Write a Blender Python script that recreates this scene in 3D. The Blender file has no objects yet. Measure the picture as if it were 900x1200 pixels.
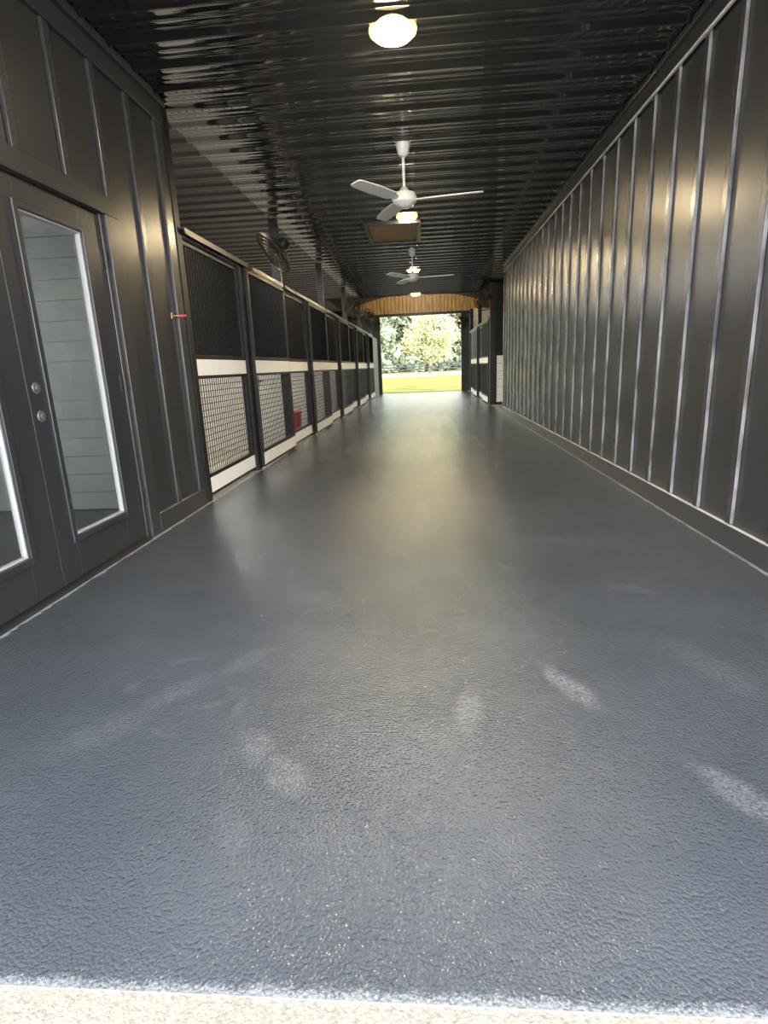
import bpy, math, random
from mathutils import Vector, Matrix
random.seed(7)
S = bpy.context.scene
C = S.collection
PI = math.pi
XL, XR, H = -1.94, 1.73, 3.08

# ------------------------------------------------------------ mesh builder
class MB:
    def __init__(s): s.v = []; s.f = []
    def box(s, x0, x1, y0, y1, z0, z1):
        b = len(s.v)
        for z in (z0, z1):
            s.v += [(x0,y0,z),(x1,y0,z),(x1,y1,z),(x0,y1,z)]
        s.f += [(b,b+3,b+2,b+1),(b+4,b+5,b+6,b+7),(b,b+1,b+5,b+4),(b+1,b+2,b+6,b+5),(b+2,b+3,b+7,b+6),(b+3,b,b+4,b+7)]
        return s
    def cyl(s, p0, p1, r0, r1=None, n=10, caps=True):
        r1 = r0 if r1 is None else r1
        p0 = Vector(p0); p1 = Vector(p1); d = (p1-p0).normalized()
        a = d.orthogonal().normalized(); c = d.cross(a)
        b = len(s.v)
        for p, r in ((p0,r0),(p1,r1)):
            for i in range(n):
                t = 2*PI*i/n
                s.v.append(tuple(p + a*(r*math.cos(t)) + c*(r*math.sin(t))))
        for i in range(n):
            j = (i+1) % n
            s.f.append((b+i, b+j, b+n+j, b+n+i))
        if caps:
            s.f.append(tuple(b+i for i in reversed(range(n)))); s.f.append(tuple(b+n+i for i in range(n)))
        return s
    def lathe(s, prof, n=28, o=(0,0,0)):
        b = len(s.v); m = len(prof)
        for r, z in prof:
            for i in range(n):
                t = 2*PI*i/n
                s.v.append((o[0]+r*math.cos(t), o[1]+r*math.sin(t), o[2]+z))
        for k in range(m-1):
            for i in range(n):
                j = (i+1) % n
                s.f.append((b+k*n+i, b+k*n+j, b+(k+1)*n+j, b+(k+1)*n+i))
        s.f.append(tuple(b+i for i in reversed(range(n)))); s.f.append(tuple(b+(m-1)*n+i for i in range(n)))
        return s
    def ring(s, z, R, r, n=32, m=5):
        b = len(s.v)
        for i in range(n):
            t = 2*PI*i/n
            for k in range(m):
                u = 2*PI*k/m
                q = R + r*math.cos(u)
                s.v.append((q*math.cos(t), q*math.sin(t), z + r*math.sin(u)))
        for i in range(n):
            for k in range(m):
                i2 = (i+1) % n; k2 = (k+1) % m
                s.f.append((b+i*m+k, b+i2*m+k, b+i2*m+k2, b+i*m+k2))
        return s
    def quad(s, a, b_, c, d):
        b = len(s.v); s.v += [tuple(a),tuple(b_),tuple(c),tuple(d)]; s.f.append((b,b+1,b+2,b+3)); return s
    def build(s, name, m, parent=None, bevel=0, smooth=False, edge=None):
        me = bpy.data.meshes.new(name); me.from_pydata(s.v, [], s.f); me.update()
        me.materials.append(m)
        o = bpy.data.objects.new(name, me); C.objects.link(o)
        if parent is not None: o.parent = parent
        if edge:                                     # faces turned this way get a lighter colour, standing for caught daylight
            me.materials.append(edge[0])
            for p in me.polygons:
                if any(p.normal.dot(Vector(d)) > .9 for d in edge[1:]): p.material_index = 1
        if smooth:
            for p in me.polygons: p.use_smooth = True
            if smooth is True:
                try: me.set_sharp_from_angle(angle=math.radians(40))
                except Exception: pass
        if bevel:
            bv = o.modifiers.new('Bevel', 'BEVEL'); bv.width = bevel; bv.segments = 2; bv.limit_method = 'ANGLE'
        return o

def B(*a): return MB().box(*a)
def tag(o, label, cat, group=None, kind=None):
    o['label'] = label; o['category'] = cat
    if group: o['group'] = group
    if kind: o['kind'] = kind
    return o
def empty(name, loc, rz=0):
    o = bpy.data.objects.new(name, None); C.objects.link(o); o.empty_display_size = .1
    o.location = loc; o.rotation_euler = (0,0,rz); return o
def copy_tree(o, parent=None):
    c = o.copy(); C.objects.link(c)
    if parent is not None: c.parent = parent
    for ch in list(o.children): copy_tree(ch, c)
    return c
def struct(o, label, cat): return tag(o, label, cat, kind='structure')

# ------------------------------------------------------------ materials
def mat(name, col, rough=.5, metal=0, bump=None, var=0, vscale=6, spec=.5, coat=0, emis=None, stretch=None):
    m = bpy.data.materials.new(name); m.use_nodes = True
    nt = m.node_tree; N = nt.nodes; L = nt.links
    p = N['Principled BSDF']
    p.inputs['Base Color'].default_value = (*col, 1); p.inputs['Roughness'].default_value = rough
    p.inputs['Metallic'].default_value = metal; p.inputs['Specular IOR Level'].default_value = spec
    p.inputs['Coat Weight'].default_value = coat
    tc = N.new('ShaderNodeTexCoord'); src = tc.outputs['Object']
    if stretch:
        mp = N.new('ShaderNodeMapping'); mp.inputs['Scale'].default_value = stretch
        L.new(src, mp.inputs['Vector']); src = mp.outputs['Vector']
    if var:
        n = N.new('ShaderNodeTexNoise'); n.inputs['Scale'].default_value = vscale; n.inputs['Detail'].default_value = 5
        L.new(src, n.inputs['Vector'])
        r = N.new('ShaderNodeValToRGB')
        r.color_ramp.elements[0].position = .3; r.color_ramp.elements[1].position = .7
        r.color_ramp.elements[0].color = (*[max(0, c*(1-var)) for c in col], 1)
        r.color_ramp.elements[1].color = (*[min(1, c*(1+var)) for c in col], 1)
        L.new(n.outputs['Fac'], r.inputs['Fac']); L.new(r.outputs['Color'], p.inputs['Base Color'])
    if bump:
        n2 = N.new('ShaderNodeTexNoise'); n2.inputs['Scale'].default_value = bump[0]; n2.inputs['Detail'].default_value = 3
        L.new(src, n2.inputs['Vector'])
        b = N.new('ShaderNodeBump'); b.inputs['Strength'].default_value = bump[1]; b.inputs['Distance'].default_value = .01
        L.new(n2.outputs['Fac'], b.inputs['Height']); L.new(b.outputs['Normal'], p.inputs['Normal'])
        if coat: L.new(b.outputs['Normal'], p.inputs['Coat Normal'])
    if emis:
        p.inputs['Emission Color'].default_value = (*emis[0], 1); p.inputs['Emission Strength'].default_value = emis[1]
    return m

M = {}
M['wall'] = mat('charcoal board and batten paint', (.0245,.0245,.0262), .30, bump=(60,.05), var=.10, vscale=2, spec=.55)
M['trim'] = mat('charcoal trim paint', (.030,.030,.032), .28, bump=(40,.04))
M['batten'] = mat('charcoal batten paint', (.032,.032,.034), .26, bump=(40,.03), spec=.55)
M['caulk'] = mat('pale caulk bead', (.16,.16,.165), .42, var=.75, vscale=4, spec=.4)  # daylight on batten sides and left baseboard top, put into the colour
M['caulk2'] = mat('pale caulk line', (.5,.5,.5), .45, var=.25, vscale=4)  # light catching right baseboard top and crown trim edge, painted in
M['door'] = mat('charcoal door paint', (.024,.0245,.028), .31, bump=(50,.05))
M['ceil'] = mat('black ribbed metal', (.0045,.0045,.005), .11, metal=0, spec=.85, coat=1.0, bump=(1.2,.04))
M['ceil2'] = mat('dull black ribbed metal', (.0045,.0045,.005), .20, metal=0, spec=.4, coat=.2, bump=(1.2,.04))
M['black'] = mat('black powder coat', (.008,.008,.009), .42, spec=.3)
M['blackwood'] = mat('black stained wood', (.016,.015,.015), .5, var=.3, vscale=8, stretch=(4,4,.4))
M['white'] = mat('white board', (.95,.95,.95), .45, var=.02)
M['alu'] = mat('dark grey track metal', (.025,.025,.027), .35, metal=0)
M['steel'] = mat('dull steel hardware', (.09,.09,.095), .45, metal=.9)
M['nickel'] = mat('dull nickel lock plate', (.14,.14,.14), .45, metal=.5)
M['brass'] = mat('brass', (.45,.32,.12), .35, metal=1)
M['red'] = mat('red plastic', (.55,.03,.06), .4)
M['fanwhite'] = mat('white fan enamel', (.62,.62,.61), .35)
M['bead'] = mat('pale glazing bead', (.36,.36,.36), .4)
M['bronze'] = mat('bronze fan wire', (.055,.038,.018), .4, metal=.8)
M['fanblack'] = mat('black fan plastic', (.010,.010,.010), .45)
M['ship'] = mat('pale grey shiplap paint', (.315,.335,.315), .5, var=.08)
M['pine'] = mat('pine boards', (.29,.165,.055), .5, var=.45, vscale=5, stretch=(5,5,.5), bump=(30,.1))
M['stallwood'] = mat('cream stall lining boards', (.60,.57,.51), .6, var=.15, vscale=4, stretch=(1,.4,6), spec=.2)
M['stalldark'] = mat('brown stall back boards', (.10,.092,.082), .7, var=.25, vscale=4, stretch=(1,.4,6), spec=.2)
M['shavings'] = mat('wood shavings bedding', (.40,.365,.30), .9, var=.3, vscale=30, bump=(60,.6), spec=.1)
M['roomfloor'] = mat('dark room floor', (.10,.10,.105), .4)
M['concrete'] = mat('pale concrete', (.22,.206,.172), .85, var=.25, vscale=90, bump=(160,.4))
M['grass'] = mat('lawn', (.098,.102,.033), .9, var=.3, vscale=.6, spec=0)
M['path'] = mat('pale gravel', (.32,.31,.31), .9, var=.1, vscale=3, spec=0)
M['bark'] = mat('bark', (.10,.07,.045), .9, bump=(20,.5))
M['leaf1'] = mat('yellow green leaves', (.265,.28,.125), .8, var=.2, vscale=.8, spec=.1)
M['leaf2'] = mat('grey green leaves', (.175,.21,.13), .8, var=.22, vscale=.5, spec=.1)
M['leaf3'] = mat('olive leaves', (.205,.23,.145), .8, var=.22, vscale=.5, spec=.1)
M['hill'] = mat('distant wooded hill', (.17,.20,.14), .95, var=.35, vscale=.25, spec=0)
M['fence'] = mat('black fence board', (.02,.02,.02), .7)
M['lamp'] = mat('glowing lamp dome', (1,.9,.7), .4, emis=((1,.79,.46), 260))
M['bezel'] = mat('warm glowing lamp rim', (.9,.8,.5), .4, emis=((1,.62,.16), 1.5))  # glow halo around the lamp, put in as an emissive rim
M['hatch'] = mat('hatch plywood', (.34,.205,.095), .6, var=.3, vscale=4, stretch=(1,6,1))
M['roof'] = mat('dark roof deck', (.02,.018,.016), .8)

# glass
g = bpy.data.materials.new('window glass'); g.use_nodes = True
nt = g.node_tree; nt.nodes.clear()
o_ = nt.nodes.new('ShaderNodeOutputMaterial'); mx = nt.nodes.new('ShaderNodeMixShader')
tr = nt.nodes.new('ShaderNodeBsdfTransparent'); tr.inputs[0].default_value = (.90,.94,.92,1)
gl = nt.nodes.new('ShaderNodeBsdfGlossy'); gl.inputs['Roughness'].default_value = .02
fr = nt.nodes.new('ShaderNodeLayerWeight'); fr.inputs[0].default_value = .5
pw = nt.nodes.new('ShaderNodeMath'); pw.operation = 'POWER'; pw.inputs[1].default_value = 4
ad = nt.nodes.new('ShaderNodeMath'); ad.operation = 'MULTIPLY_ADD'; ad.inputs[1].default_value = .85; ad.inputs[2].default_value = .05
nt.links.new(fr.outputs['Facing'], pw.inputs[0]); nt.links.new(pw.outputs[0], ad.inputs[0])
nt.links.new(ad.outputs[0], mx.inputs[0]); nt.links.new(tr.outputs[0], mx.inputs[1]); nt.links.new(gl.outputs[0], mx.inputs[2])
nt.links.new(mx.outputs[0], o_.inputs[0])
M['glass'] = g

# floor paint with scuffs
FE = .755
def floor_material():
    m = bpy.data.materials.new('blue grey floor paint'); m.use_nodes = True
    nt = m.node_tree; N = nt.nodes; L = nt.links; p = N['Principled BSDF']
    tc = N.new('ShaderNodeTexCoord'); P = tc.outputs['Object']
    def noise(scale, det=4, rough=.55, vec=P):
        n = N.new('ShaderNodeTexNoise'); n.inputs['Scale'].default_value = scale; n.inputs['Detail'].default_value = det
        n.inputs['Roughness'].default_value = rough; L.new(vec, n.inputs['Vector']); return n.outputs['Fac']
    def mth(op, a, b=None, clamp=False):
        n = N.new('ShaderNodeMath'); n.operation = op; n.use_clamp = clamp
        for i, x in enumerate((a, b)):
            if x is None: continue
            if isinstance(x, (int, float)): n.inputs[i].default_value = x
            else: L.new(x, n.inputs[i])
        return n.outputs[0]
    def sstep(x, a, b):
        n = N.new('ShaderNodeMapRange'); n.interpolation_type = 'SMOOTHSTEP'
        n.inputs['From Min'].default_value = a; n.inputs['From Max'].default_value = b
        L.new(x, n.inputs['Value']); return n.outputs['Result']
    def mixc(fac, a, b):
        n = N.new('ShaderNodeMix'); n.data_type = 'RGBA'
        if isinstance(fac, (int,float)): n.inputs[0].default_value = fac
        else: L.new(fac, n.inputs[0])
        for i, x in ((6,a),(7,b)):
            if isinstance(x, tuple): n.inputs[i].default_value = (*x,1)
            else: L.new(x, n.inputs[i])
        return n.outputs[2]
    base = mixc(sstep(noise(1.3), .35, .68), (.046,.0545,.067), (.058,.067,.081))
    # (x, y, angle, half width, half length, strength) of shoe prints and smears
    prints = [(.470,1.765,22,.066,.20,.72),(.119,1.634,-8,.066,.17,.4),
              (.785,1.25,34,.070,.20,.62),(-.415,1.32,40,.07,.13,.38),
              (-.532,1.43,25,.07,.12,.36),(-.9,1.73,-35,.08,.2,.28),(-.72,1.95,-30,.07,.18,.26),(.97,2.63,60,.06,.18,.28),
              (1.0,1.9,20,.10,.3,.18),(.2,2.9,10,.2,.6,.14),(-.5,1.12,30,.06,.12,.16),
              (.9,3.4,75,.12,.5,.2),(-.6,2.6,40,.12,.35,.2),(1.15,1.45,15,.09,.2,.2),(-1.05,1.5,-40,.10,.22,.2)]
    wob = N.new('ShaderNodeTexNoise'); wob.inputs['Scale'].default_value = 14; wob.inputs['Detail'].default_value = 5; L.new(P, wob.inputs['Vector'])
    wv = N.new('ShaderNodeVectorMath'); wv.operation = 'MULTIPLY_ADD'; L.new(wob.outputs['Color'], wv.inputs[0])
    wv.inputs[1].default_value = (.07,.07,0); L.new(P, wv.inputs[2])
    wv2 = N.new('ShaderNodeVectorMath'); wv2.operation = 'SUBTRACT'; L.new(wv.outputs[0], wv2.inputs[0]); wv2.inputs[1].default_value = (.035,.035,0)
    def spot(x, y, a, w, l):
        mp = N.new('ShaderNodeMapping'); mp.vector_type = 'TEXTURE'
        mp.inputs['Location'].default_value = (x,y,0); mp.inputs['Rotation'].default_value = (0,0,math.radians(a)); mp.inputs['Scale'].default_value = (w,l,1)
        L.new(wv2.outputs[0], mp.inputs['Vector'])
        gr = N.new('ShaderNodeTexGradient'); gr.gradient_type = 'SPHERICAL'; L.new(mp.outputs['Vector'], gr.inputs['Vector'])
        return gr.outputs['Fac']
    tot = None
    for x, y, a, w, l, s in prints:
        k = mth('MULTIPLY', sstep(spot(x,y,a,w,l), 0, .68), s)
        tot = k if tot is None else mth('MAXIMUM', tot, k)
    arcs = sstep(noise(4.5,2), .44, .62)                       # thin curved drag marks
    for x, y, a, w, l, s in ((-.86,1.80,20,.34,.26,.24),(-.80,1.62,0,.22,.20,.2)):
        gk = mth('ABSOLUTE', mth('SUBTRACT', spot(x,y,a,w,l), .3))
        k = mth('MULTIPLY', mth('MULTIPLY', mth('SUBTRACT', 1.0, sstep(gk, .015, .12), True), s), arcs)
        tot = mth('MAXIMUM', tot, k)
    tm = N.new('ShaderNodeMapping'); tm.inputs['Rotation'].default_value = (0,0,-.45); L.new(wv2.outputs[0], tm.inputs['Vector'])
    tw = N.new('ShaderNodeTexWave'); tw.bands_direction = 'Y'; tw.inputs['Scale'].default_value = 13; tw.inputs['Distortion'].default_value = 9
    tw.inputs['Detail Scale'].default_value = 9; L.new(tm.outputs['Vector'], tw.inputs['Vector'])
    tread = mth('ADD', mth('MULTIPLY', sstep(tw.outputs['Fac'], .2, .8), .4), .6)
    grain = sstep(noise(120,4,.75), .22, .74)
    blot = mth('ADD', mth('MULTIPLY', sstep(noise(30,3,.6), .3, .62), .5), .5)
    scuff = mth('MULTIPLY', mth('MULTIPLY', tot, blot), mth('MULTIPLY', grain, tread))
    col = mixc(scuff, base, (.21,.218,.228))
    sp = N.new('ShaderNodeSeparateXYZ'); L.new(P, sp.inputs[0])
    rag = mth('ADD', mth('MULTIPLY', mth('SUBTRACT', noise(130,6,.85), .5), .12), mth('MULTIPLY', mth('SUBTRACT', noise(14,3,.6), .5), .035))
    edge = mth('ADD', sp.outputs['Y'], rag)
    col = mixc(mth('MULTIPLY', mth('SUBTRACT', 1.0, sstep(edge, FE-.010, FE+.014), True), .8), col, (.22,.235,.25))
    ax = mth('ABSOLUTE', mth('ADD', sp.outputs['X'], .105))
    wedge = mth('ADD', ax, mth('MULTIPLY', mth('SUBTRACT', noise(9,5,.7), .5), .07))
    col = mixc(mth('MULTIPLY', sstep(wedge, 1.778, 1.80), .8), col, (.34,.35,.36))
    L.new(col, p.inputs['Base Color'])
    r = mth('ADD', mth('MULTIPLY', noise(2.5,4), .12), .11)
    L.new(r, p.inputs['Roughness'])
    p.inputs['Specular IOR Level'].default_value = 1.0
    vo = N.new('ShaderNodeTexVoronoi'); vo.feature = 'F1'; vo.inputs['Scale'].default_value = 140
    L.new(P, vo.inputs['Vector'])
    hgt = mth('ADD', mth('MULTIPLY', mth('POWER', vo.outputs['Distance'], 2.0), -1.2), mth('MULTIPLY', noise(280,1,.5), .4))
    hgt = mth('ADD', hgt, mth('MULTIPLY', noise(60,1,.5), .5))
    b = N.new('ShaderNodeBump'); b.inputs['Strength'].default_value = .7; b.inputs['Distance'].default_value = .0025
    L.new(hgt, b.inputs['Height']); L.new(b.outputs['Normal'], p.inputs['Normal'])
    return m
M['floor'] = floor_material()

# ------------------------------------------------------------ ground and floor
struct(B(-1.94,1.73,FE-.01,24.0,-.12,0).build('floor', M['floor']), 'slate blue grey painted concrete aisle floor with pale shoe scuffs', 'floor')
struct(B(-9,9,-9,FE-.01,-.12,-.003).build('floor_apron', M['concrete']), 'pale bare concrete apron in front of the painted floor', 'concrete apron')
struct(B(-5.6,-1.94,FE-.01,4.65,-.12,-.002).build('floor_room', M['roomfloor']), 'dark floor of the room behind the glazed doors', 'floor')
struct(B(-5.6,-1.94,4.65,24.0,-.12,-.002).build('floor_stalls', M['shavings']), 'tan bedding covered floor inside the stalls along the left', 'floor')
struct(B(1.73,5.0,FE-.01,24.0,-.12,-.002).build('floor_alcove', M['concrete']), 'concrete floor of the side bay beyond the batten wall', 'floor')
struct(B(-160,160,24.0,260,-.14,-.02).build('ground', M['grass']), 'sunlit yellow green lawn outside the far doorway', 'lawn')
struct(B(-70,70,62,84,-.02,-.005).build('ground_path', M['path']), 'pale gravel drive crossing the lawn outside', 'drive')
hm = MB(); xs = [-150+6*i for i in range(51)]
for i, x in enumerate(xs):
    t = 24 + 3*math.sin(x*.07) + random.uniform(-1.5,1.5)
    hm.v += [(x,190,-.1),(x,196,t*.6),(x,206,t),(x,225,-.1)]
for i in range(len(xs)-1):
    for k in range(3): a = 4*i+k; hm.f.append((a,a+4,a+5,a+1))
struct(hm.build('ground_hill', M['hill'], smooth='all'), 'distant wooded hillside behind the trees', 'hill')

# ------------------------------------------------------------ ceiling
def ceiling(name, strips, m_):
    m = MB(); per = .3048; n = 26
    def hh(t):                                   # smooth major rib with two low minor ribs between
        a = max(0, math.cos(2*PI*(t-.82)))**3.2*.030
        b = (math.exp(-((t-.28)/.045)**2) + math.exp(-((t-.53)/.045)**2))*.007
        return a+b
    for x0,x1,y0,y1 in strips:
        pts = []; k = 0
        while True:
            y = y0 + per*k/n
            if y > y1: break
            pts.append((y, H-hh((k % n)/n))); k += 1
        b = len(m.v)
        for yy, z in pts: m.v += [(x0,yy,z),(x1,yy,z)]
        for i in range(len(pts)-1): m.f.append((b+2*i, b+2*i+2, b+2*i+3, b+2*i+1))
    return m.build(name, m_, smooth='all')
struct(ceiling('ceiling', [(-2.02,5.0,-.3,17.3),(2.3,5.0,17.3,24.0)], M['ceil']), 'glossy black ribbed metal ceiling over the aisle', 'ceiling')
struct(ceiling('ceiling_stalls', [(-5.6,-2.02,-.3,17.3),(-5.6,-2.8,17.3,24.0)], M['ceil2']), 'dull black ribbed metal ceiling over the left stalls', 'ceiling')
v = MB()
v.box(-2.86,-2.8,17.3,24.0,3.06,4.7).box(2.3,2.36,17.3,24.0,3.06,4.7).box(-2.86,2.36,17.24,17.3,3.05,4.7).box(-2.86,2.36,17.24,24.1,4.7,4.76)
struct(v.build('ceiling_vault', M['roof']), 'dark raised ceiling over the far end of the aisle', 'ceiling')
struct(B(-5.9,5.3,-.4,17.2,3.16,3.24).build('ceiling_roof', M['roof']), 'roof deck above the black metal ceiling', 'roof')

# ------------------------------------------------------------ left wall, doors
NY = (0,-1,0)
m = MB()
m.box(-2.06,XL,.4,1.74,0,H).box(-2.06,XL,1.74,3.65,2.07,H).box(-2.06,XL,3.65,4.65,0,H)
wl = struct(m.build('wall_left', M['wall']), 'charcoal board and batten wall around the glazed double doors', 'wall')
for k in range(10):
    y = 4.14 - .41*k
    z0 = .14
    if 1.55 < y < 3.8: z0 = 2.17
    B(XL,XL+.022,y-.03,y+.03,z0,2.90).build('batten', M['batten'], wl, bevel=.004)
B(XL,XL+.026,4.53,4.655,.14,2.90).build('corner_board', M['batten'], wl, bevel=.004)
m = MB(); m.box(XL,XL+.026,3.78,4.655,0,.14).box(XL,XL+.026,.4,1.6,0,.14)
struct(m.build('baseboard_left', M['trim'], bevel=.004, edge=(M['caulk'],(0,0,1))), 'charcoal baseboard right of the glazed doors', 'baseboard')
m = MB(); m.box(XL,XL+.03,.4,4.66,2.90,3.02).box(XL,XL+.06,.4,4.68,3.02,3.075)
struct(m.build('trim_1', M['trim'], bevel=.004), 'charcoal crown trim along the top of the left wall', 'trim')
m = MB(); m.box(XL,XL+.024,1.61,1.745,0,2.16).box(XL,XL+.024,3.645,3.78,0,2.16).box(XL,XL+.027,1.60,3.79,2.06,2.17)
m.box(-2.06,XL,1.74,1.78,0,2.07).box(-2.06,XL,3.612,3.65,0,2.07).box(-2.06,XL,1.78,3.612,2.058,2.07)
struct(m.build('trim_2', M['trim'], bevel=.004), 'charcoal casing around the glazed double doors', 'door casing')
struct(B(-2.06,XL+.03,1.78,3.612,-.001,.018).build('trim_3', M['steel'], bevel=.003), 'low dark sill under the glazed double doors', 'sill')

def glazed_door(name, y0, y1, gy0, gy1, label, hard):
    r = empty(name, (XL-.03, y0, 0)); struct(r, label, 'door')
    w = y1-y0; a = gy0-y0; b = gy1-y0; z0, z1 = .257, 1.91
    m = MB()
    x0, x1 = -.022, .022
    m.box(x0,x1,0,a,.022,2.052).box(x0,x1,b,w,.022,2.052).box(x0,x1,a,b,.022,z0).box(x0,x1,a,b,z1,2.052)
    m.build('leaf', M['door'], r, bevel=.003)
    def ringm(i, o, xa, xb):
        q = MB()
        q.box(xa,xb,a-o,a+i,z0-o,z1+o).box(xa,xb,b-i,b+o,z0-o,z1+o).box(xa,xb,a+i,b-i,z0-o,z0+i).box(xa,xb,a+i,b-i,z1-i,z1+o); return q
    ringm(0,.035,.02,.036).build('glazing_frame', M['door'], r, bevel=.004)
    gb = ringm(.009,-.0005,-.012,.018).build('glazing_bead', M['bead'], r, bevel=.002)
    gb['label'] = 'pale bead around the glass'
    MB().quad((0,a+.008,z0+.008),(0,b-.008,z0+.008),(0,b-.008,z1-.008),(0,a+.008,z1-.008)).build('glass_pane', M['glass'], r)
    if hard:
        for z in (.30,1.06,1.80):
            q = MB(); q.cyl((.030,w+.003,z-.05),(.030,w+.003,z+.05),.008); q.box(.022,.026,w-.035,w,z-.05,z+.05)
            q.build('hinge', M['steel'], r)
        for nm, z in (('lock_plate',.92),('deadbolt',1.06)):
            q = MB(); q.cyl((.02,.065,z),(.028,.065,z),.030,.027,20).cyl((.028,.065,z),(.036,.065,z),.013,.012,16)
            q.build(nm, M['nickel'], r, smooth=True)
    return r
glazed_door('door_1', 1.783, 2.690, 1.945, 2.48, 'charcoal glazed door leaf cut off by the left edge of the photo', False)
glazed_door('door_2', 2.696, 3.609, 2.860, 3.39, 'charcoal glazed door leaf with deadbolt, nearest the stalls', True)

# room behind doors
def planks_y(m, x0, x1, y0, y1, z0=0, z1=3.0, ph=.14, gap=.003):
    z = z0
    while z < z1-.01:
        m.box(x0,x1,y0,y1,z+gap,min(z+ph-gap,z1)); z += ph
m = MB(); m.box(-5.6,-2.06,4.56,4.65,0,3.07); planks_y(m,-5.48,-2.065,4.546,4.56,ph=.155)
struct(m.build('wall_room', M['ship']), 'pale grey shiplap wall seen through the door glass', 'wall')
m = MB(); m.box(-5.6,-2.06,.4,.5,0,3.07).box(1.85,5.0,.4,.5,0,3.07)
struct(m.build('wall_front', M['wall']), 'charcoal front wall either side of the entrance', 'wall')
bays = [4.75+3.35*k for k in range(6)]
m = MB(); m.box(-5.7,-5.6,.4,24.0,0,1.15).box(-5.7,-5.6,.4,24.0,2.25,3.1).box(-5.7,-5.6,.4,1.6,1.15,2.25).box(-5.7,-5.6,3.2,24.0,1.15,2.25)
struct(m.build('wall_outer', M['stalldark']), 'brown board outer wall at the back of the stalls', 'wall')
struct(B(5.0,5.1,.4,24.0,0,3.1).build('wall_side', M['blackwood']), 'dark outer wall of the right side bay', 'wall')

# ------------------------------------------------------------ right wall
wr = struct(B(XR,XR+.12,.4,12.9,0,H).build('wall_right', M['wall']), 'long charcoal board and batten wall down the right side', 'wall')
for k in range(-5, 25):
    y = 2.84 + .4064*k
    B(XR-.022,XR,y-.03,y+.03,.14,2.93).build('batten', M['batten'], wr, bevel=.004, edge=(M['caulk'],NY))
B(XR-.026,XR+.13,12.80,12.93,0,2.93).build('corner_board', M['batten'], wr, bevel=.004)
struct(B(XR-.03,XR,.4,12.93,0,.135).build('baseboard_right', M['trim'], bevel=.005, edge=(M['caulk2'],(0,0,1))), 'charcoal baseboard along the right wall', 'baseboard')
m = MB(); m.box(XR-.03,XR,.4,12.93,2.93,3.03).box(XR-.06,XR,.4,12.95,3.03,3.075)
t4 = struct(m.build('trim_4', M['trim'], bevel=.004), 'charcoal crown trim along the top of the right wall', 'trim')
c = B(XR-.037,XR-.0225,.4,12.93,2.914,2.930).build('caulk_line', M['caulk2'], t4); c['label'] = 'thin pale caulk line'  # added strip, a painted highlight along the lower trim edge
m = MB(); planks_y(m, 1.88, 5.0, 15.47, 15.50, .06, 1.26, .2)
struct(m.build('wall_alcove', M['white']), 'white boards low on the partition beyond the right wall', 'wall')
m = MB(); m.box(1.70,1.86,15.43,15.56,0,3.06); m.box(1.86,5.0,15.50,15.56,0,3.06)
struct(m.build('trim_5', M['black'], bevel=.004), 'thick black post and partition at the corner of the right stalls', 'post')

# ------------------------------------------------------------ far end wall
m = MB()
m.box(-5.6,-1.80,23.9,24.05,0,3.08).box(1.5,5.0,23.9,24.05,0,3.08).box(-5.6,5.0,23.98,24.05,3.08,4.76)
struct(m.build('wall_back', M['blackwood']), 'dark end wall around the bright far doorway', 'wall')
m = MB(); x = -2.78
while x < 2.28:
    x1 = min(x+.145, 2.29); c = ((x+x1)/2+.2)/2.6
    top = 3.46 + .42*(1-c*c)
    m.box(x+.004,x1-.004,23.85,23.97,3.12,top); x += .15
struct(m.build('trim_6', M['pine']), 'golden pine board header with arched top above the far doorway', 'header')
m = MB(); m.box(-1.94,-1.78,23.84,24.06,0,3.12).box(1.48,1.64,23.84,24.06,0,3.12).box(-2.78,2.28,23.82,24.06,3.04,3.13)
struct(m.build('trim_7', M['black'], bevel=.004), 'black frame around the far doorway', 'door frame')
m = MB(); m.box(-2.02,-1.92,21.66,23.84,0,2.2)
for k in range(11): m.box(-1.92,-1.905,21.68+k*.195,21.86+k*.195,.02,2.18)
struct(m.build('wall_end', M['blackwood']), 'short dark boarded wall between last left stall and far doorway', 'wall')

# stall partitions: pale boards below, black bars above
m = MB(); q = MB()
for b in bays[1:]:
    m.box(-5.6,-2.05,b+.01,b+.06,0,1.35)
    q.box(-5.6,-2.05,b+.01,b+.06,2.12,2.18); q.box(-5.6,-2.05,b+.005,b+.065,1.35,1.39)
    x = -5.5
    while x < -2.1: q.box(x,x+.018,b+.026,b+.044,1.39,2.12); x += .1
wp = struct(m.build('wall_partition', M['stallwood']), 'pale boarded partitions between the stalls on the left', 'wall')
q.build('bar_grille', M['black'], wp)['label'] = 'black bars above the pale boards'
m = MB(); m.box(1.82,5.0,18.93,18.98,0,2.2).box(1.82,5.0,22.28,22.33,0,3.06)
struct(m.build('wall_partition_right', M['stallwood']), 'boarded partitions between the stalls on the right', 'wall')

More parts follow.
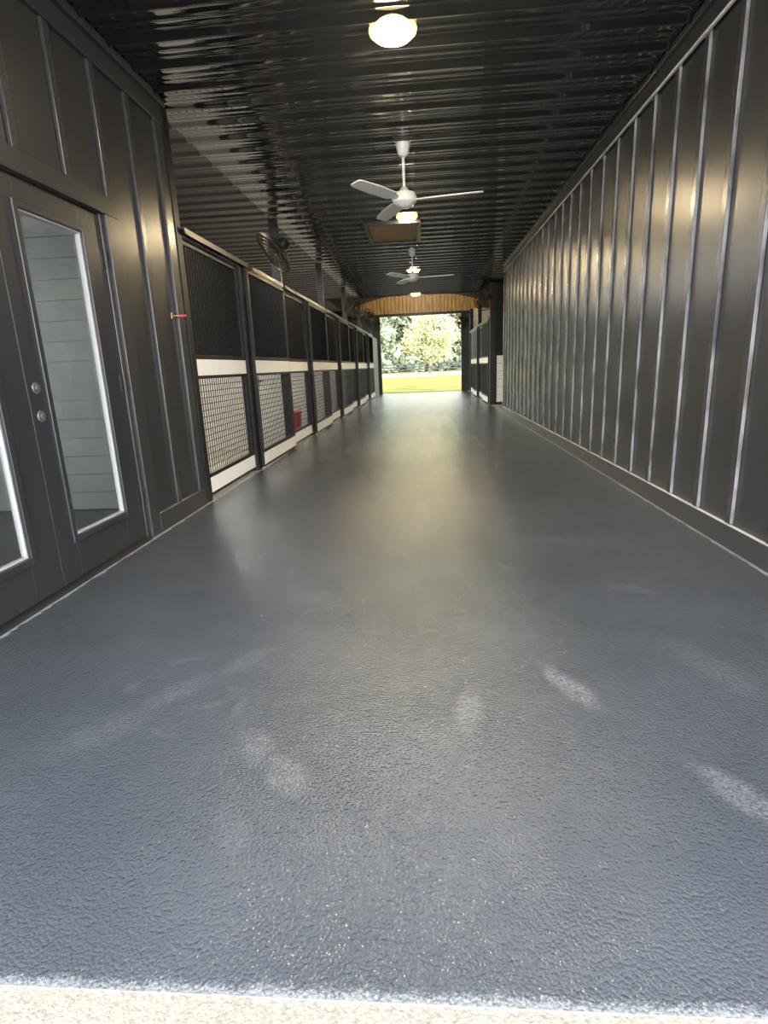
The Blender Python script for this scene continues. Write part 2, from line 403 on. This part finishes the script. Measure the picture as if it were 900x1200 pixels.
# ------------------------------------------------------------ stalls
def grille(y0,y1,z0,z1,x,sp=.055,r=.011):
    q = MB(); n = int((y1-y0)/sp)
    for i in range(1,n):
        y = y0+(y1-y0)*i/n; q.cyl((x,y,z0),(x,y,z1),r,n=6,caps=False)
    return q
def wire(y0,y1,z0,z1,x,sp=.055,r=.0032):
    q = MB(); n = int((y1-y0)/sp); k = int((z1-z0)/sp)
    for i in range(1,n): y = y0+(y1-y0)*i/n; q.box(x-r,x+r,y-r,y+r,z0,z1)
    for i in range(1,k): z = z0+(z1-z0)*i/k; q.box(x-r-.004,x+r-.004,y0,y1,z-r,z+r)
    return q
def framed(m, x0,x1,y0,y1):
    m.box(x0,x1,y0,y0+.05,.02,2.18).box(x0,x1,y1-.05,y1,.02,2.18)
    for a,b in ((.02,.05),(.185,.22),(1.055,1.085),(1.22,1.26),(2.13,2.18)): m.box(x0,x1,y0+.05,y1-.05,a,b)
Lb = 3.35
def make_front():
    r = empty('horse_stall', (0,0,0))  # fixed front of a stall only, not the whole stall
    B(-.055,.055,-.05,.05,0,3.05).build('post', M['black'], r, bevel=.004)
    B(-.045,.050,1.50,1.67,0,2.2).build('post', M['black'], r, bevel=.004)
    m = MB(); framed(m,-.022,.022,.05,1.50); m.build('frame', M['black'], r, bevel=.003)
    grille(.1,1.45,1.26,2.13,0).build('bar_grille', M['black'], r)
    w = B(-.012,.024,.06,1.49,1.083,1.222).build('rail_board', M['white'], r); w['label'] = 'white board between grille and mesh'
    wire(.1,1.45,.22,1.055,0).build('wire_mesh', M['black'], r)
    w = B(-.012,.024,.06,1.49,.05,.185).build('kick_board', M['white'], r); w['label'] = 'white kick board'
    t = MB(); t.box(.03,.085,.05,Lb-.055,2.225,2.235).box(.078,.085,.05,Lb-.055,2.19,2.225).box(.03,.037,.05,Lb-.055,2.19,2.225)
    t.build('door_track', M['alu'], r)
    return r
def make_door():
    r = empty('stall_door', (0,1.60,0)); w = 1.66
    m = MB(); framed(m,.055,.092,0,w); m.build('frame', M['black'], r, bevel=.003)
    grille(.05,w-.05,1.26,2.13,.073).build('bar_grille', M['black'], r)
    q = B(.06,.0935,.015,w-.015,1.083,1.222).build('rail_board', M['white'], r); q['label'] = 'white board across the door'
    wire(.05,w-.05,.22,1.055,.073).build('wire_mesh', M['black'], r)
    q = B(.06,.0935,.015,w-.015,.05,.185).build('kick_board', M['white'], r); q['label'] = 'white kick board'
    for y in (.25, w-.25):
        h = MB(); h.box(.058,.066,y-.02,y+.02,2.18,2.2).cyl((.04,y,2.207),(.074,y,2.207),.014,n=14); h.build('roller_hanger', M['steel'], r)
    l = MB(); l.box(.092,.10,.012,.045,.93,1.05).cyl((.10,.028,.99),(.13,.028,.99),.008).cyl((.13,.028,.99),(.13,.13,.99),.007); l.build('latch', M['steel'], r)
    return r
f0 = make_front(); d0 = make_door()
fx = XL-.035
ordn = ['first','second','third','fourth','fifth']
flab = ['nearest black stall front with wire mesh, beside the charcoal wall corner'] + [f'black stall front with mesh panel, {o} of five along the left from the glazed doors' for o in ordn[1:]]
dlab = ['nearest sliding stall door on the left, with white boards and wire mesh'] + [f'black sliding door of the {o} stall along the left from the glazed doors' for o in ordn[1:]]
for k in range(5):
    f = f0 if k == 0 else copy_tree(f0); d = d0 if k == 0 else copy_tree(d0)
    f.location = (fx, bays[k], 0); d.location = (fx, bays[k]+1.62, 0)
    tag(f, flab[k], 'stall', 'stall fronts along the left'); tag(d, dlab[k], 'stall door', 'sliding stall doors along the left')
for k, (y, a) in enumerate(((18.95,'nearer'),(22.30,'farther'))):
    f = copy_tree(f0); d = copy_tree(d0)
    f.location = (XR+.035, y, 0); f.rotation_euler.z = PI
    d.location = (XR+.035, y-1.62, 0); d.rotation_euler.z = PI
    tag(f, f'{a} black stall front on the right beyond the batten wall', 'stall', 'stall fronts on the right')
    tag(d, f'{a} black sliding stall door on the right beyond the batten wall', 'stall door', 'sliding stall doors on the right')
p = B(fx-.055,fx+.055,21.45,21.55,0,3.05).build('stall_post', M['black'], bevel=.004)
tag(p, 'black ceiling-high post at the end of the last left stall', 'post')

# ------------------------------------------------------------ ceiling lights
lab = ['large glowing round ceiling light nearest the camera', 'glowing round ceiling light just in front of the wood attic hatch',
       'glowing ceiling light just beyond the farther ceiling fan', 'smallest looking ceiling light, farthest down the aisle near the pine header']
for (x,y), l in zip(((-.148,4.02),(-.2,8.42),(-.2,12.85),(-.22,17.0)), lab):
    r = empty('ceiling_light', (x,y,H)); tag(r, l, 'ceiling light', 'round ceiling lights')
    MB().lathe([(.10,0),(.135,-.006),(.146,-.022),(.143,-.036),(.125,-.048),(.10,-.053)]).build('base', M['bezel'], r, smooth=True)
    MB().lathe([(.112,-.0515),(.109,-.060),(.095,-.067),(.06,-.073),(.03,-.075)]).build('lamp_dome', M['lamp'], r, smooth=True)

# ------------------------------------------------------------ ceiling fans
def make_fan():
    r = empty('ceiling_fan', (0,0,H))
    MB().lathe([(.03,-.13),(.05,-.11),(.068,-.03),(.07,0)]).build('canopy', M['fanwhite'], r, smooth=True)
    MB().cyl((0,0,-.12),(0,0,-.40),.012,n=14).build('downrod', M['fanwhite'], r, smooth=True)
    MB().lathe([(.03,-.56),(.05,-.555),(.085,-.53),(.11,-.51),(.115,-.47),(.10,-.435),(.05,-.42),(.03,-.39),(.02,-.38)]).build('motor', M['fanwhite'], r, smooth=True)
    for a in (-8,112,237):
        t = math.radians(a); u = Vector((math.cos(t),math.sin(t),0)); w = Vector((-math.sin(t),math.cos(t),0))
        q = MB(); secs = [(.10,.022,.3),(.17,.03,.3),(.20,.062,.22),(.45,.070,.2),(.68,.060,.18),(.725,.045,.18)]
        for rr, hw, pit in secs:
            c = u*rr + Vector((0,0,-.49))
            ww = w*math.cos(pit)+Vector((0,0,math.sin(pit)))
            nn = Vector((0,0,1))*.004
            for s1, s2 in ((-1,-1),(1,-1),(1,1),(-1,1)): q.v.append(tuple(c+ww*hw*s1+nn*s2))
        for k in range(len(secs)-1):
            b = 4*k
            for i in range(4): j=(i+1)%4; q.f.append((b+i,b+j,b+4+j,b+4+i))
        q.f.append((3,2,1,0)); b=4*(len(secs)-1); q.f.append((b,b+1,b+2,b+3))
        q.build('blade', M['fanwhite'], r)
    return r
fa = make_fan(); fa.location = (-.156,5.82,H); tag(fa, 'white three-blade ceiling fan nearer the camera', 'ceiling fan', 'white ceiling fans')
fb = copy_tree(fa); fb.location = (-.18,10.65,H); tag(fb, 'smaller looking white ceiling fan beyond the wood attic hatch', 'ceiling fan', 'white ceiling fans')

# attic hatch
r = empty('attic_hatch', (-.42,9.2,H)); tag(r, 'square wood attic hatch with black frame in the ceiling', 'hatch')
m = MB(); m.box(-.40,.40,-.64,-.58,-.075,-.02).box(-.40,.40,.58,.64,-.075,-.02).box(-.40,-.34,-.58,.58,-.075,-.02).box(.34,.40,-.58,.58,-.075,-.02)
m.build('frame', M['black'], r, bevel=.003)
B(-.34,.34,-.58,.58,-.05,-.026).build('panel', M['hatch'], r)

# ------------------------------------------------------------ wall fans on the stall posts
def stall_fan(pos, axis, anchor, label, R=.25):
    q = Vector(axis).normalized().to_track_quat('Z','Y')
    r = empty('stall_fan', pos); r.rotation_mode = 'QUATERNION'; r.rotation_quaternion = q
    tag(r, label, 'fan', 'round fans above the stalls')
    fc = MB(); fc.ring(.024,R+.004,.008,n=36,m=6)
    for k in range(7): fc.ring(.02+.06*(1-(k/6)**2), .03+(R-.03)*k/6, .003)
    for i in range(24):
        t = 2*PI*i/24; c, s = math.cos(t), math.sin(t); last = None
        for k in range(5):
            rr = .03+(R-.03)*k/4; pt = (rr*c, rr*s, .02+.06*(1-(k/4)**2))
            if last: fc.cyl(last, pt, .0025, n=4, caps=False)
            last = pt
    fc.build('front_cage', M['bronze'], r)
    rc = MB(); rc.ring(0.005,R,.008,n=36,m=6)
    for k in range(5): rc.ring(-.10+.10*(k/5)**2, .06+(R-.06)*k/5, .003)
    for i in range(18):
        t = 2*PI*i/18; c, s = math.cos(t), math.sin(t); last=None
        for k in range(4):
            rr = .06+(R-.06)*k/3; pt = (rr*c, rr*s, -.10+.105*(k/3)**2)
            if last: rc.cyl(last, pt, .0025, n=4, caps=False)
            last = pt
    rc.build('rear_cage', M['fanblack'], r)
    MB().lathe([(.03,-.2),(.065,-.19),(.075,-.15),(.07,-.10),(.03,-.095)]).build('motor', M['fanblack'], r, smooth=True)
    MB().lathe([(.012,-.1),(.012,-.04),(.035,-.04),(.035,0),(.02,.012)],16).build('hub', M['fanblack'], r, smooth=True)
    for k in range(4):
        t = k*PI/2+.4; u = Vector((math.cos(t),math.sin(t),0)); w = Vector((-math.sin(t),math.cos(t),0)); b_ = MB()
        for rr,hw,pit in ((.03,.03,.6),(.1,.06,.5),(R*.7,.075,.42),(R*.87,.05,.4)):
            for sgn in (-1,1): b_.v.append(tuple(u*rr + (w*math.cos(pit)+Vector((0,0,math.sin(pit))))*hw*sgn + Vector((0,0,-.018))))
        for i in range(3): b_.f.append((2*i,2*i+1,2*i+3,2*i+2))
        b_.build('blade', M['fanblack'], r)
    Mi = Matrix.LocRotScale(Vector(pos), q, None).inverted()
    MB().cyl((0,0,-.17), Mi @ Vector(anchor), .014, n=8).build('mounting_arm', M['fanblack'], r)
lp = fx+.066
stall_fan((-1.72,7.00,2.44), (-.70,-.36,-.62), (lp,bays[1]-.07,2.62), 'tilted black cage fan above the nearest left stall door')
stall_fan((-1.70,14.35,2.54), (.25,-.95,-.2), (lp,bays[3]-.07,2.6), 'round cage fan on the third post of the left stalls', .24)
stall_fan((-1.70,17.7,2.54), (.3,-.9,-.2), (lp,bays[4]-.07,2.6), 'round cage fan on the fourth post of the left stalls', .24)
stall_fan((-1.74,21.0,2.54), (.2,-.97,-.15), (lp,bays[5]-.07,2.6), 'round cage fan farthest down the left side beside the doorway', .24)
stall_fan((1.50,15.03,2.60), (-.25,-.95,-.2), (1.70,15.42,2.68), 'round cage fan on the thick black post at the right', .24)
stall_fan((1.41,21.78,2.57), (-.25,-.95,-.2), (XR-.036,22.28,2.65), 'round cage fan farthest down the right side', .24)

# small things
r = empty('hook_latch', (XL,4.47,1.54)); tag(r, 'small brass snap latch with red grip at the end of the left wall', 'latch')
B(0,.005,-.018,.018,-.022,.022).build('plate', M['brass'], r, bevel=.002)
MB().cyl((.004,0,0),(.05,.03,0),.006).build('arm', M['brass'], r, smooth=True)
MB().cyl((.045,.027,0),(.09,.055,.003),.010,.008,12).build('grip', M['red'], r, smooth=True)
def bucket(x,y,label):
    r = empty('feed_tub', (x,y,0)); tag(r, label, 'bucket')
    MB().lathe([(.13,.38),(.11,.03),(.12,0),(.155,.38),(.165,.39),(.165,.41),(.145,.41)]).build('tub', M['red'], r, smooth=True)
    h = MB(); last=None
    for i in range(9):
        t = PI*i/8; pt = (.16*math.cos(t),0,.40+.10*math.sin(t))
        if last: h.cyl(last,pt,.005,n=6)
        last = pt
    h.build('handle', M['steel'], r)
bucket(-2.30,9.72,'red feed tub just inside the second stall on the left')

# ------------------------------------------------------------ outside
def tree(label, x, y, h, sp, leaf, n, lsz, group=None, z0=.22):
    r = empty('tree', (x,y,-.02)); tag(r, label, 'tree', group)
    t = MB(); t.cyl((0,0,0),(0,0,h*.75),h*.02,h*.006,8)
    for i in range(11):
        a = random.uniform(0,2*PI); zz = h*random.uniform(z0,.6); l = sp*random.uniform(.5,.9)
        e = Vector((l*math.cos(a), l*math.sin(a), zz+l*random.uniform(.3,.8))); t.cyl((0,0,zz), e, h*.008, h*.003, 5)
    t.build('trunk', M['bark'], r)
    f = MB(); cl = []
    for i in range(44):
        while True:
            u = Vector((random.uniform(-1,1),random.uniform(-1,1),random.uniform(-1,1)))
            if u.length < 1: break
        k = 1 if z0 > .1 else 1.1
        cl.append(Vector((u.x*sp*.78*k, u.y*sp*.78*k, h*(.5+z0*.5)+u.z*h*(.44-z0*.42))))
    if z0 < .1:
        for i in range(14): cl.append(Vector((random.uniform(-1,1)*sp*.85, random.uniform(-1,1)*sp*.85, random.uniform(.3,2.5))))
    for i in range(n):
        c = random.choice(cl); d = Vector((random.gauss(0,1),random.gauss(0,1),random.gauss(0,.8)))*sp*.13
        p = c+d; p.z = max(p.z, .1); a = Vector((random.gauss(0,1),random.gauss(0,1),random.gauss(0,1))).normalized(); b = a.orthogonal().normalized(); s = lsz*random.uniform(.6,1.3)
        f.quad(p-a*s-b*s*.6, p+a*s-b*s*.6, p+a*s+b*s*.6, p-a*s+b*s*.6)
    f.build('foliage', leaf, r)
tree('yellow green spreading tree standing alone on the lawn beyond the doorway', .6, 76, 7.8, 4.2, M['leaf1'], 4600, .14, z0=.22)
rows = [(-19+10.2*i+random.uniform(-.2,.2), 106) for i in range(5)] + [(-24.1+10.2*i, 119) for i in range(6)] + [(-19+10.2*i, 132) for i in range(5)] + [(-24.1+10.2*i, 146) for i in range(6)]
for i, (x, y) in enumerate(rows):
    tree('hazy green tree in the woodland line behind the paddock fence', x, y, random.uniform(12,15) if y < 110 else random.uniform(18,24), random.uniform(3.8,4.05),
         M['leaf2'] if i%3 else M['leaf3'], 3600, .44, 'woodland trees behind the fence', z0=.05)
r = empty('paddock_fence', (0,94,-.02)); tag(r, 'dark board paddock fence across the lawn in front of the trees', 'fence')
for i in range(15): B(-17.5+2.5*i-.07,-17.5+2.5*i+.07,-.06,.06,0,1.5).build('post', M['fence'], r)
for z in (.40,.82,1.24): B(-17.6,17.6,-.09,-.06,z,z+.2).build('rail', M['fence'], r)

# ------------------------------------------------------------ light
w = bpy.data.worlds.new('World'); S.world = w; w.use_nodes = True
wn = w.node_tree; bg = wn.nodes['Background']; bg.inputs[0].default_value = (.97,.98,1,1)
# hazy sky, brighter on the sun's side (behind the camera) than beyond the far doorway
tc = wn.nodes.new('ShaderNodeTexCoord'); sx = wn.nodes.new('ShaderNodeSeparateXYZ'); mr = wn.nodes.new('ShaderNodeMapRange')
wn.links.new(tc.outputs['Generated'], sx.inputs[0]); wn.links.new(sx.outputs['Y'], mr.inputs['Value'])
mr.inputs['From Min'].default_value = -1; mr.inputs['From Max'].default_value = 1; mr.inputs['To Min'].default_value = 7.8; mr.inputs['To Max'].default_value = 1.9
wn.links.new(mr.outputs['Result'], bg.inputs[1])
def lamp(name, typ, loc, energy, col=(1,1,1), size=None, dirv=None):
    l = bpy.data.lights.new(name, typ); l.energy = energy; l.color = col
    if size and typ == 'AREA': l.size = size
    o = bpy.data.objects.new(name, l); C.objects.link(o); o.location = loc
    if dirv: o.rotation_euler = Vector(dirv).to_track_quat('-Z','Y').to_euler()
    return o
s = lamp('sun','SUN',(0,0,30),4.0,(1,.95,.85),dirv=(-.6,.2,-.8)); s.data.angle = .02
lamp('room_lamp','AREA',(-3.6,2.6,3.02),5.0,(1,1,.97),.7,(0,0,-1))  # unseen fill light added to brighten the room behind the glass
lamp('vault_lamp','AREA',(-.2,20.6,4.3),60,(1,.85,.55),.6,(0,1,.12))  # unseen fill light added to warm the pine header
for k in range(5): lamp('stall_lamp','AREA',(-2.9,bays[k]+1.8,3.0),54,(1,.97,.92),.5,(0,0,-1))  # unseen fill lights added to brighten the stall interiors
s = lamp('stall_spot','SPOT',(-3.2,7.6,1.5),75,(1,.98,.95),dirv=(1.6,-2.8,-1.4))  # added spot throws a mesh-patterned patch in place of the floor reflection
s.data.spot_size = math.radians(26); s.data.spot_blend = 1.0; s.data.shadow_soft_size = .015

# ------------------------------------------------------------ camera
f = 660.0
fwd = Vector((498-450, 428-600, f)).normalized()
dn = Vector((110, (48*110+f*f)/172, f)); dn = (dn - fwd*dn.dot(fwd)).normalized()
xc = dn.cross(fwd)
col = lambda i: Vector((xc[i], fwd[i], -dn[i]))
right, down, forw = col(0), col(1), col(2)
R = Matrix((right, -down, -forw)).transposed()
cd = bpy.data.cameras.new('Camera'); cam = bpy.data.objects.new('Camera', cd); C.objects.link(cam)
cd.sensor_fit = 'AUTO'; cd.sensor_width = 36; cd.lens = f/1200*36; cd.clip_end = 1000; cd.clip_start = .05
cam.matrix_world = Matrix.LocRotScale(Vector((0,0,1.09)), R.to_quaternion(), None)
S.camera = cam
S.view_settings.view_transform = 'Standard'
S.view_settings.exposure = 1.05
